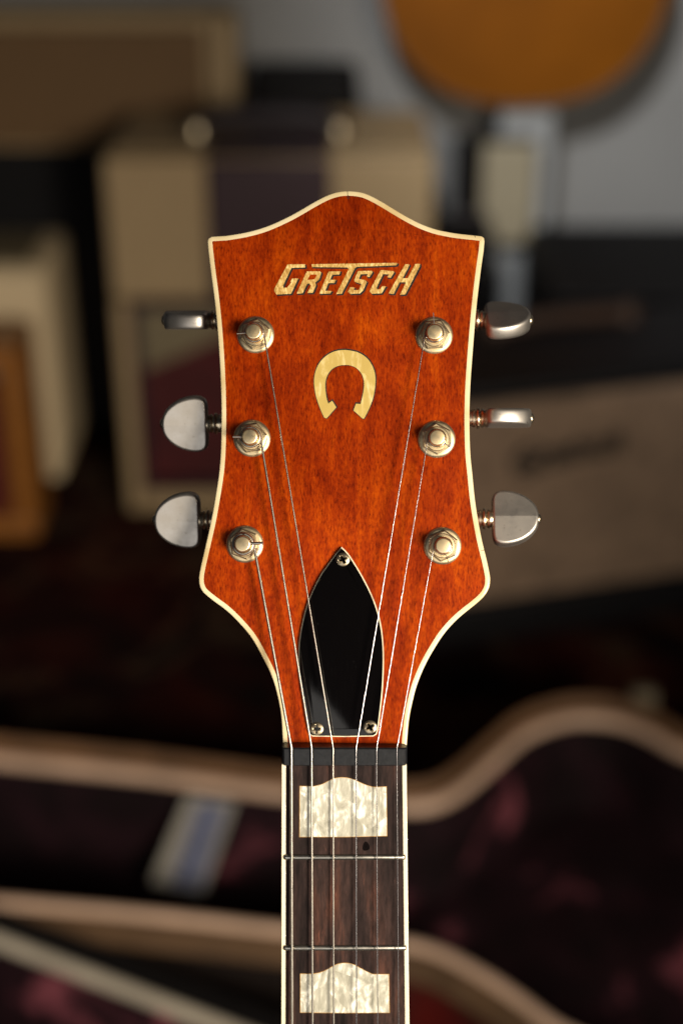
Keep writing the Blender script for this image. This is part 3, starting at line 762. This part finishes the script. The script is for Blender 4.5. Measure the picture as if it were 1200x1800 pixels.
# --- two-tone amplifier behind the headstock
YF = at_z(450, 918, 0.009).y
ztop = at_y(450, 276, YF).z
xL = at_y(178, 300, YF).x; xR = at_y(764, 330, YF).x
W = xR - xL; Ht = ztop - FZ - 0.009; DPT = 0.31
amp = empty('amplifier', ((xL + xR) / 2, YF, FZ + 0.009))
tag(amp, 'tan amplifier with wine coloured centre band, top handle and dark red grille', 'amplifier')
lx = lambda px, py: at_y(px, py, YF).x - (xL + xR) / 2
lz = lambda px, py: at_y(px, py, YF).z - FZ - 0.009
gx0, gx1 = lx(240, 700), W / 2 - (lx(240, 700) + W / 2); gz0, gz1 = lz(300, 862), lz(300, 530)
# front built round the opening
boxpart('cabinet', (0, DPT / 2 + 0.02, Ht / 2), (W, DPT - 0.04, Ht), 'tan_tolex', amp, 0.014)
boxpart('front_panel', (0, 0.012, (Ht + gz1) / 2), (W - 0.003, 0.03, Ht - gz1 - 0.003), 'tan_tolex', amp, 0.008)
boxpart('front_stile', ((-W / 2 + gx0) / 2, 0.012, gz1 / 2), (gx0 + W / 2 - 0.003, 0.03, gz1 - 0.003), 'tan_tolex', amp, 0.006)
boxpart('front_stile', ((W / 2 + gx1) / 2, 0.012, gz1 / 2), (W / 2 - gx1 - 0.003, 0.03, gz1 - 0.003), 'tan_tolex', amp, 0.006)
boxpart('front_rail', (0, 0.012, gz0 / 2), (gx1 - gx0, 0.03, gz0 - 0.003), 'tan_tolex', amp, 0.006)
bx0, bx1 = lx(365, 400), lx(582, 320)
boxpart('centre_band', ((bx0 + bx1) / 2, 0.004, (Ht + gz1) / 2), (bx1 - bx0, 0.03, Ht - gz1 - 0.01), 'wine_tolex', amp, 0.006)
boxpart('top_band', ((bx0 + bx1) / 2, 0.13, Ht - 0.004), (bx1 - bx0, 0.256, 0.014), 'wine_tolex', amp, 0.003)
bm = bmesh.new()
for c_, s_ in (((0, 0, gz1 - 0.006), (gx1 - gx0, 0.02, 0.012)), ((0, 0, gz0 + 0.006), (gx1 - gx0, 0.02, 0.012)), ((gx0 + 0.006, 0, (gz0 + gz1) / 2), (0.012, 0.02, gz1 - gz0 - 0.024)), ((gx1 - 0.006, 0, (gz0 + gz1) / 2), (0.012, 0.02, gz1 - gz0 - 0.024))):
    box(bm, (c_[0], -0.006 + 0.012, c_[2]), s_)
finish(bm, 'grille_frame', 'wine_tolex', amp)
boxpart('grille', (0, 0.024, (gz0 + gz1) / 2), (gx1 - gx0 - 0.024, 0.008, gz1 - gz0 - 0.024), 'maroon_cloth', amp, 0)
bm = bmesh.new()
tri = [(gx0 + 0.013, gz1 - 0.013), (gx0 + 0.013, lz(255, 655)), (gx0 + 0.03, lz(280, 650)), (lx(400, 595), lz(400, 595)), (lx(470, 545), gz1 - 0.013)]
prism(bm, [Vector((p[0], 0.0195, p[1])) for p in tri], [Vector((p[0], 0.015, p[1])) for p in tri]); finish(bm, 'corner_reflection', 'olive_tone', amp)  # pale reflection on the grille, made as a thin olive wedge
handle(amp, ((lx(340, 225) + lx(585, 215)) / 2 * 1.02, 0.12, Ht + 0.002), (lx(585, 215) - lx(335, 225)) * 1.06, 'handle_leather', 'screw_nickel')
feet(amp, W, DPT)

# --- brown amplifier against the wall, upper left
YB = YF + DPT + 0.02
xr = at_y(415, 100, YB).x; zt = at_y(200, 30, YB).z
Wb = 0.62; Hb = zt - FZ
ab = empty('amplifier', (xr - Wb / 2, YB, FZ)); tag(ab, 'large brown amplifier against the wall behind the tan amplifier', 'amplifier')
boxpart('cabinet', (0, 0.085, Hb / 2), (Wb, 0.12, Hb), 'tan_tolex', ab, 0.012)
zg = at_y(100, 255, YB).z - FZ
boxpart('front_panel', (-0.018, 0.015, (Hb + zg) / 2 - 0.01), (Wb - 0.07, 0.022, Hb - zg - 0.02), 'brown_tolex', ab, 0.004)
boxpart('grille', (-0.018, 0.018, zg / 2), (Wb - 0.07, 0.016, zg - 0.02), 'black_tolex', ab, 0)
for sx in (-1, 1):
    boxpart('front_stile', (sx * (Wb / 2 - 0.0165), 0.012, Hb / 2), (0.03, 0.026, Hb - 0.004), 'tan_tolex', ab, 0.004)
feet(ab, Wb, 0.15)

# --- cream amplifier, far left
Yc = at_z(60, 862, 0.009).y; zt = at_y(40, 480, Yc).z; xr = at_y(92, 650, Yc).x
Wc = 0.46; Hc_ = zt - FZ - 0.009; Dc = 0.23
ac = empty('amplifier', (xr - Wc / 2, Yc, FZ + 0.009)); tag(ac, 'small cream amplifier with olive top beside the wooden cabinet', 'amplifier')
boxpart('cabinet', (0, Dc / 2 + 0.01, Hc_ / 2), (Wc, Dc - 0.02, Hc_), 'tan_tolex_pale', ac, 0.012)
boxpart('front_panel', (0, 0.008, Hc_ / 2), (Wc - 0.004, 0.016, Hc_ - 0.004), 'tan_tolex_pale', ac, 0.006)
boxpart('top_panel', (0, Dc / 2 + 0.01, Hc_ + 0.001), (Wc - 0.06, Dc - 0.07, 0.006), 'olive_tone', ac, 0.002)
boxpart('grille', (-0.05, -0.001, Hc_ * 0.42), (Wc - 0.20, 0.006, Hc_ * 0.6), 'brown_tolex', ac, 0.002)
feet(ac, Wc, Dc)

# --- amber wooden cabinet with red grille, at the left edge
Yw = at_z(40, 948, 0.009).y; zt = at_y(20, 612, Yw).z; xr = at_y(52, 800, Yw).x
Ww = 0.36; Hw = zt - 0.009
aw = empty('wooden_cabinet', (xr - Ww / 2, Yw, 0.009)); tag(aw, 'amber wooden speaker cabinet with dark red grille in front of the cream amplifier', 'cabinet')
bm = bmesh.new(); th = 0.034
for c_, s_ in (((0, 0.06, Hw - th / 2), (Ww, 0.12, th)), ((0, 0.06, th / 2), (Ww, 0.12, th)), ((-Ww / 2 + th / 2, 0.06, Hw / 2), (th, 0.12, Hw - 2 * th)), ((Ww / 2 - th / 2, 0.06, Hw / 2), (th, 0.12, Hw - 2 * th))): box(bm, c_, s_)
finish(bm, 'frame', 'amber_wood', aw, bevel=0.004)
boxpart('grille', (0, 0.04, Hw / 2), (Ww - 2 * th, 0.01, Hw - 2 * th), 'red_cloth', aw, 0)
boxpart('back_panel', (0, 0.11, Hw / 2), (Ww - 2 * th, 0.01, Hw - 2 * th), 'amber_wood', aw, 0)
bm = bmesh.new(); lathe(bm, [(0.012, 0), (0.012, 0.01), (0.008, 0.014), (0, 0.015)], Matrix.Translation((Ww / 2 - 0.05, 0.036, Hw - 0.055)) @ Matrix.Rotation(R(90), 4, 'X'), 16); finish(bm, 'knob', 'chrome_dull', aw)

# --- black upright case between the tan amplifier and the wall
xa, xb = at_y(435, 130, YB + 0.02).x, at_y(632, 130, YB + 0.02).x
zt = at_y(500, 126, YB + 0.02).z
cs = empty('upright_case', ((xa + xb) / 2, YB + 0.01, 0)); tag(cs, 'black hard case standing upright behind the tan amplifier', 'case')
boxpart('shell', (0, 0.06, zt / 2), (xb - xa, 0.12, zt), 'case_black', cs, 0.02)
bm = bmesh.new(); tube(bm, catmull([(-0.05, 0.0, zt * 0.5), (-0.04, -0.012, zt * 0.5), (0.04, -0.012, zt * 0.5), (0.05, 0.0, zt * 0.5)], 4), 0.006, 8); finish(bm, 'handle', 'handle_leather', cs)

# --- electrical box on the pier
YP = 2.50
xa, xb = at_y(846, 330, YP - 0.03).x, at_y(938, 330, YP - 0.03).x; z0, z1 = at_y(890, 424, YP - 0.03).z, at_y(890, 252, YP - 0.03).z
eb = empty('wall_box', ((xa + xb) / 2, YP - 0.03, z0)); tag(eb, 'beige metal box with dark side mounted on the grey wall pier', 'wall box')
boxpart('cover', (0, 0.0, (z1 - z0) / 2), (xb - xa, 0.02, z1 - z0), 'beige_plastic', eb, 0.004)
boxpart('housing', (-0.024, 0.0201, (z1 - z0) / 2), (xb - xa + 0.048, 0.02, z1 - z0 + 0.012), 'case_black', eb, 0.003)

# --- long black case along the foot of the wall
zt = at_y(1100, 436, 2.36).z
xa = at_y(955, 470, 2.20).x
lc = empty('long_case', (xa + 0.55, 2.12, 0)); tag(lc, 'long black case lying along the foot of the grey wall', 'case')
boxpart('shell', (0, 0.185, zt / 2 - 0.01), (1.1, 0.37, zt - 0.02), 'case_black', lc, 0.02)
boxpart('lid', (0, 0.185, zt - 0.02 + 0.012), (1.09, 0.36, 0.02), 'case_black', lc, 0.008)
for k in (-0.3, 0.0, 0.3): boxpart('latch', (k, -0.003, zt - 0.02), (0.035, 0.008, 0.05), 'chrome_dull', lc, 0.002)
xb = at_y(862, 470, 2.42).x; xa = at_y(762, 470, 2.42).x; zt = at_y(820, 400, 2.42).z
sb = empty('gap_shade_box', ((xa + xb) / 2, 2.36, 0)); tag(sb, 'small black box standing in for the shade between the tan amplifier and the wall pier', 'case')
boxpart('shell', (0, 0.07, zt / 2), (xb - xa, 0.14, zt), 'case_black', sb, 0.01)  # black box put in for the shaded gap beside the pier
bm = bmesh.new(); tube(bm, catmull([(-0.04, 0.07, zt - 0.002), (-0.03, 0.07, zt + 0.018), (0.03, 0.07, zt + 0.018), (0.04, 0.07, zt - 0.002)], 4), 0.006, 8); finish(bm, 'handle', 'handle_leather', sb)

# --- amplifier at the right, black with tan grille, turned a little
pL = at_z(800, 1150, 0.009); 
yaw = R(9)
ZR = 0.40
q1 = at_z(830, 690, ZR); q2 = at_z(1200, 650, ZR)
dv = Vector((q2.x - q1.x, q2.y - q1.y, 0)); yaw = math.atan2(dv.y, dv.x)
ux = dv.normalized(); 
Wr = 0.56; Hr = ZR - FZ - 0.009; Dr = 0.24
o0 = Vector((q1.x, q1.y, 0)) - ux * 0.10
ar = empty('amplifier', o0 + ux * (Wr / 2) + Vector((0, 0, FZ + 0.009)), (0, 0, yaw)); tag(ar, 'black amplifier with plain tan grille cloth and dark script logo', 'amplifier')
boxpart('cabinet', (0, Dr / 2 + 0.006, Hr / 2), (Wr, Dr - 0.012, Hr), 'black_tolex', ar, 0.01)
boxpart('grille', (0, -0.004, Hr * 0.57), (Wr - 0.03, 0.02, Hr * 0.78), 'grille_cloth', ar, 0.006)
boxpart('bottom_rail', (0, -0.002, Hr * 0.085), (Wr - 0.004, 0.022, Hr * 0.165), 'black_tolex', ar, 0.006)
handle(ar, (0.02, 0.19, Hr), 0.2, 'worn_leather', 'worn_leather', 0.012)
feet(ar, Wr, Dr)
MRW = Matrix.Translation(ar.location) @ Matrix.Rotation(yaw, 4, 'Z')
def on_front(px, py):
    d = ray(px, py); n = MRW.to_3x3() @ Vector((0, -1, 0)); O = MRW @ Vector((0, -0.0145, 0))
    p = CAM + d * ((O - CAM).dot(n) / d.dot(n)); return MRW.inverted() @ p
tcv = bpy.data.curves.new('logo', 'FONT'); tcv.body = 'Gretsch'; tcv.shear = 0.35; tcv.extrude = 0.06; tcv.offset = 0.035
tob = bpy.data.objects.new('logo_tmp', tcv); scene.collection.objects.link(tob)
bpy.context.view_layer.update()
me = bpy.data.meshes.new_from_object(tob.evaluated_get(bpy.context.evaluated_depsgraph_get()))
bpy.data.objects.remove(tob)
la, lb = on_front(893, 828), on_front(1095, 792)
wid = max(v.co.x for v in me.vertices); s = (lb.x - la.x) / wid; rot = math.atan2(lb.z - la.z, lb.x - la.x)
me.transform(Matrix.Translation((la.x, -0.0150, la.z)) @ Matrix.Rotation(-rot, 4, 'Y') @ Matrix.Rotation(R(90), 4, 'X') @ Matrix.Scale(s, 4))
link('logo', me, 'logo_dark', ar, smooth=None)
bm = bmesh.new(); pa = [on_front(*p) for p in ((900, 800), (905, 830), (922, 842), (940, 826), (1000, 812))]
tube(bm, catmull([(p.x, -0.0155, p.z) for p in pa], 4), 0.0028, 6); finish(bm, 'logo_swash', 'logo_dark', ar)

# --- acoustic guitar hanging on the wall
YG = 2.47
gz = at_y(960, 186, YG).z; gxc = at_y(917, 100, YG).x
hwid = (at_y(1168, 0, YG).x - at_y(676, 0, YG).x) / 2 * 1.03
hg = empty('acoustic_guitar', (gxc, YG, gz)); tag(hg, 'amber acoustic guitar hanging on the grey wall, bottom bout showing', 'guitar')
s = hwid / 0.21
hh = [(0.0, 0.0), (0.06, 0.005), (0.12, 0.025), (0.172, 0.07), (0.202, 0.13), (0.21, 0.19), (0.195, 0.25), (0.155, 0.31), (0.132, 0.35), (0.138, 0.40), (0.152, 0.44), (0.14, 0.485), (0.09, 0.51), (0.0, 0.515)]
hb = catmull(hh, 5)
lp = [Vector((p.x * s, p.y * s)) for p in hb] + [Vector((-p.x * s, p.y * s)) for p in hb[-2:0:-1]]
bm = bmesh.new(); prism(bm, [Vector((p.x, 0.10, p.y)) for p in lp], [Vector((p.x, 0.0, p.y)) for p in lp]); hbody = finish(bm, 'body', 'amber_top', hg, bevel=0.004)
bm = bmesh.new(); tube(bm, [Vector((p.x * 0.998, 0.001, p.y * 0.998 + 0.0005)) for p in lp], 0.0025, 6, closed=True); finish(bm, 'body_binding', 'brown_tolex', hbody)
bm = bmesh.new(); lathe(bm, [(0.05, 0.0), (0.05, 0.001), (0, 0.001)], Matrix.Translation((0, -0.0006, 0.34 * s)) @ Matrix.Rotation(R(90), 4, 'X'), 40); finish(bm, 'sound_hole', 'case_black', hbody)
boxpart('bridge', (0, -0.004, 0.24 * s), (0.15, 0.01, 0.028), 'rosewood', hbody, 0.003)
boxpart('neck', (0, -0.004, 0.515 * s + 0.16), (0.052, 0.03, 0.36), 'rosewood', hg, 0.005)
boxpart('headstock', (0, 0.012, 0.515 * s + 0.43), (0.075, 0.016, 0.18), 'amber_top', hg, 0.004)
hk = empty('wall_hanger', (gxc, WALL_Y, gz + 0.515 * s + 0.33)); tag(hk, 'black metal hanger holding the acoustic guitar on the wall', 'hanger')
boxpart('mount_plate', (0, -0.006, 0), (0.06, 0.012, 0.1), 'case_black', hk, 0.003)
bm = bmesh.new()
tube(bm, [(0, -0.01, -0.0), (0, -0.08, 0.0), (0, -0.10, 0.0)], 0.006, 8)
for sx in (-1, 1): tube(bm, [(0, -0.10, 0), (sx * 0.035, -0.11, 0), (sx * 0.036, -0.16, 0.005), (sx * 0.036, -0.185, 0.02)], 0.006, 8)
finish(bm, 'yoke', 'case_black', hk)

# --- open cases on the floor
def pip(p, poly):
    c = False; j = len(poly) - 1
    for i in range(len(poly)):
        if (poly[i][1] > p[1]) != (poly[j][1] > p[1]) and p[0] < (poly[j][0] - poly[i][0]) * (p[1] - poly[i][1]) / (poly[j][1] - poly[i][1]) + poly[i][0]: c = not c
        j = i
    return c
def open_case(name, label, rim, zrim, pipe_mat, shell_mat, seed, z0=0.009, latches=(), flap_mat='flap_leather'):
    if area2(rim) < 0: rim = rim[::-1]
    cx = sum(p[0] for p in rim) / len(rim); cy = sum(p[1] for p in rim) / len(rim)
    rim = [Vector((p[0] - cx, p[1] - cy)) for p in rim]; zr = zrim - z0
    root = empty(name, (cx, cy, z0)); tag(root, label, 'case')
    def loft(bm, levels):
        rs = [[bm.verts.new((p.x, p.y, z)) for p in offset_path(rim, d)] for d, z in levels]
        for a, b in zip(rs, rs[1:]):
            for i in range(len(a)): bm.faces.new((a[i], a[(i + 1) % len(a)], b[(i + 1) % len(a)], b[i]))
        return rs
    bm = bmesh.new(); rs = loft(bm, [(0.010, 0.0), (0.020, 0.01), (0.022, zr - 0.014), (0.010, zr - 0.012)])
    bm.faces.new(rs[0][::-1]); finish(bm, 'shell', 'case_oxblood', root, smooth=45)
    bm = bmesh.new(); rs = loft(bm, [(0.022, zr - 0.0145), (0.028, zr - 0.013), (0.028, zr - 0.008), (0.016, zr), (0.006, zr + 0.002), (0.0, zr - 0.004)])
    finish(bm, 'valance', shell_mat, root, smooth=45)
    # leather flap that hinges the lid, standing up along the far edge
    bm = bmesh.new(); o1, o2, o3 = (offset_path(rim, d) for d in (0.0095, 0.013, 0.0165)); rows = []
    for p, a_, b_, c_ in zip(rim, o1, o2, o3):
        ny = (a_ - p).normalized().y; k = max(0.0, min(1.0, (ny - 0.15) / 0.45))
        rows.append([bm.verts.new((a_.x, a_.y, zr - 0.004)), bm.verts.new((b_.x, b_.y, zr - 0.002 + 0.024 * k)), bm.verts.new((c_.x, c_.y, zr - 0.003 + 0.022 * k)), bm.verts.new((c_.x, c_.y, zr - 0.006))])
    for i in range(len(rows)):
        a_, b_ = rows[i], rows[(i + 1) % len(rows)]
        for k in range(4): bm.faces.new((a_[k], a_[(k + 1) % 4], b_[(k + 1) % 4], b_[k]))
    finish(bm, 'hinge_flap', flap_mat, root, smooth=40)
    bm = bmesh.new(); tube(bm, [(p.x, p.y, zr) for p in offset_path(rim, -0.001)], 0.0076, 10, closed=True); finish(bm, 'piping', pipe_mat, root, smooth=80)
    bm = bmesh.new(); loft(bm, [(-0.004, zr - 0.003), (-0.012, zr - 0.02), (-0.016, zr * 0.5), (-0.03, 0.015)])
    # padded floor
    x0, x1 = min(p.x for p in rim), max(p.x for p in rim); y0, y1 = min(p.y for p in rim), max(p.y for p in rim)
    g = 0.014; nx_, ny_ = int((x1 - x0) / g) + 1, int((y1 - y0) / g) + 1; poly = offset_path(rim, -0.012); vv = {}
    def vert(i, j):
        if (i, j) not in vv:
            x, y = x0 + i * g, y0 + j * g
            vv[(i, j)] = bm.verts.new((x, y, 0.028 + 0.012 * noise.noise(Vector((x * 9 + seed, y * 9, 0))) + 0.006 * noise.noise(Vector((x * 30, y * 30 + seed, 1)))))
        return vv[(i, j)]
    for i in range(nx_):
        for j in range(ny_):
            if pip((x0 + (i + .5) * g, y0 + (j + .5) * g), poly): bm.faces.new((vert(i, j), vert(i + 1, j), vert(i + 1, j + 1), vert(i, j + 1)))
    finish(bm, 'plush_lining', 'plush', root, smooth=60)
    for px_, py_ in latches:
        p = at_z(px_, py_, zrim); bm = bmesh.new(); box(bm, (p.x - cx, p.y - cy, zr - 0.004), (0.03, 0.02, 0.022)); finish(bm, 'latch', 'old_latch', root, bevel=0.004)
    return root
ZA = 0.145
far = [(-260, 1308), (0, 1336), (250, 1362), (500, 1395), (640, 1412), (725, 1418), (775, 1408), (820, 1380), (870, 1335), (925, 1290), (1000, 1265), (1080, 1268), (1140, 1290), (1200, 1322)]
near = [(-260, 1567), (0, 1590), (250, 1612), (500, 1640), (610, 1651), (700, 1662), (770, 1680), (850, 1722), (910, 1762), (980, 1812), (1070, 1850)]
fw = [at_z(x, y, ZA).to_2d() for x, y in far]; nw = [at_z(x, y, ZA).to_2d() for x, y in near]
# the body of the case runs on out of the picture, mirrored about its axis
axd = ((fw[3] + nw[3]) / 2 - (fw[1] + nw[1]) / 2).normalized(); axn = Vector((-axd.y, axd.x)); mid = (fw[3] + nw[3]) / 2
fa = [((p - mid).dot(axd), (p - mid).dot(axn)) for p in fw]; na = [((p - mid).dot(axd), (p - mid).dot(axn)) for p in nw]
lastf = fa[-1]; lastn = na[-1]
def back(q): return mid + axd * q[0] + axn * q[1]
extra_f = [(lastf[0] + 0.06, lastf[1] - 0.012), (lastf[0] + 0.14, lastf[1] + 0.01), (lastf[0] + 0.24, lastf[1] + 0.045), (lastf[0] + 0.33, lastf[1] + 0.03), (lastf[0] + 0.40, lastf[1] - 0.06), (lastf[0] + 0.425, 0.0)]
extra_n = [(lastf[0] + 0.40, -lastf[1] + 0.06), (lastf[0] + 0.33, -lastf[1] - 0.03), (lastf[0] + 0.24, -lastf[1] - 0.045), (lastf[0] + 0.14, -lastf[1] - 0.01), (lastf[0] + 0.04, -lastf[1] + 0.005)]
rimA = catmull([tuple(back(q)) for q in (fa + extra_f + extra_n + [n for n in na[::-1] if n[0] < lastf[0] - 0.02])], 5, closed=True)
caseA = open_case('guitar_case', 'open guitar shaped case lying on the rug, dark plum plush lining and pale piping', rimA, ZA, 'piping_pale', 'case_tan', 3.1, latches=((1130, 1222),))

ZB = 0.14
e1, e2 = at_z(0, 1652, ZB).to_2d(), at_z(400, 1806, ZB).to_2d()
dv = (e2 - e1).normalized(); nv = Vector((dv.y, -dv.x))       # to the near left
A0 = e1 - dv * 0.06; A1 = e1 + dv * 0.44
rr = 0.03; Wd = 0.30
Lb_ = (A1 - A0).length
recl = [A0 + dv * (cu + rr * math.cos(R(a0 + 15 * k))) + nv * (cv + rr * math.sin(R(a0 + 15 * k)))
        for cu, cv, a0 in ((rr, rr, 180), (Lb_ - rr, rr, 270), (Lb_ - rr, Wd - rr, 0), (rr, Wd - rr, 90)) for k in range(7)]
caseB = open_case('straight_case', 'open straight sided case with grey piping and plum plush lining', recl, ZB, 'piping_grey', 'case_black', 8.4, flap_mat='case_black')

# --- paper tag leaning inside the guitar shaped case
t0, t1 = at_z(330, 1398, ZA - 0.004), at_z(415, 1408, ZA - 0.004); b0, b1 = at_z(265, 1552, 0.062), at_z(358, 1570, 0.062)
tg = empty('paper_tag', (b0 + b1) / 2); tag(tg, 'white paper tag with blue band leaning in the open guitar case', 'tag')
o_ = (b0 + b1) / 2
bm = bmesh.new(); nrm = (t1 - t0).cross(b0 - t0).normalized()
if nrm.z > 0: nrm = -nrm
prism(bm, [p - o_ for p in (t0, t1, b1, b0)], [p - o_ + nrm * 0.0012 for p in (t0, t1, b1, b0)]); finish(bm, 'card', 'tag_paper', tg)
f_ = lambda u, v_: (t0.lerp(t1, u)).lerp(b0.lerp(b1, u), v_) - o_
qs = [f_(0.26, 0.06), f_(0.86, 0.06), f_(0.92, 0.97), f_(0.36, 0.97)]
bm = bmesh.new(); prism(bm, [p - nrm * 0.0002 for p in qs], [p - nrm * 0.0012 for p in qs]); finish(bm, 'blue_band', 'tag_blue', tg)
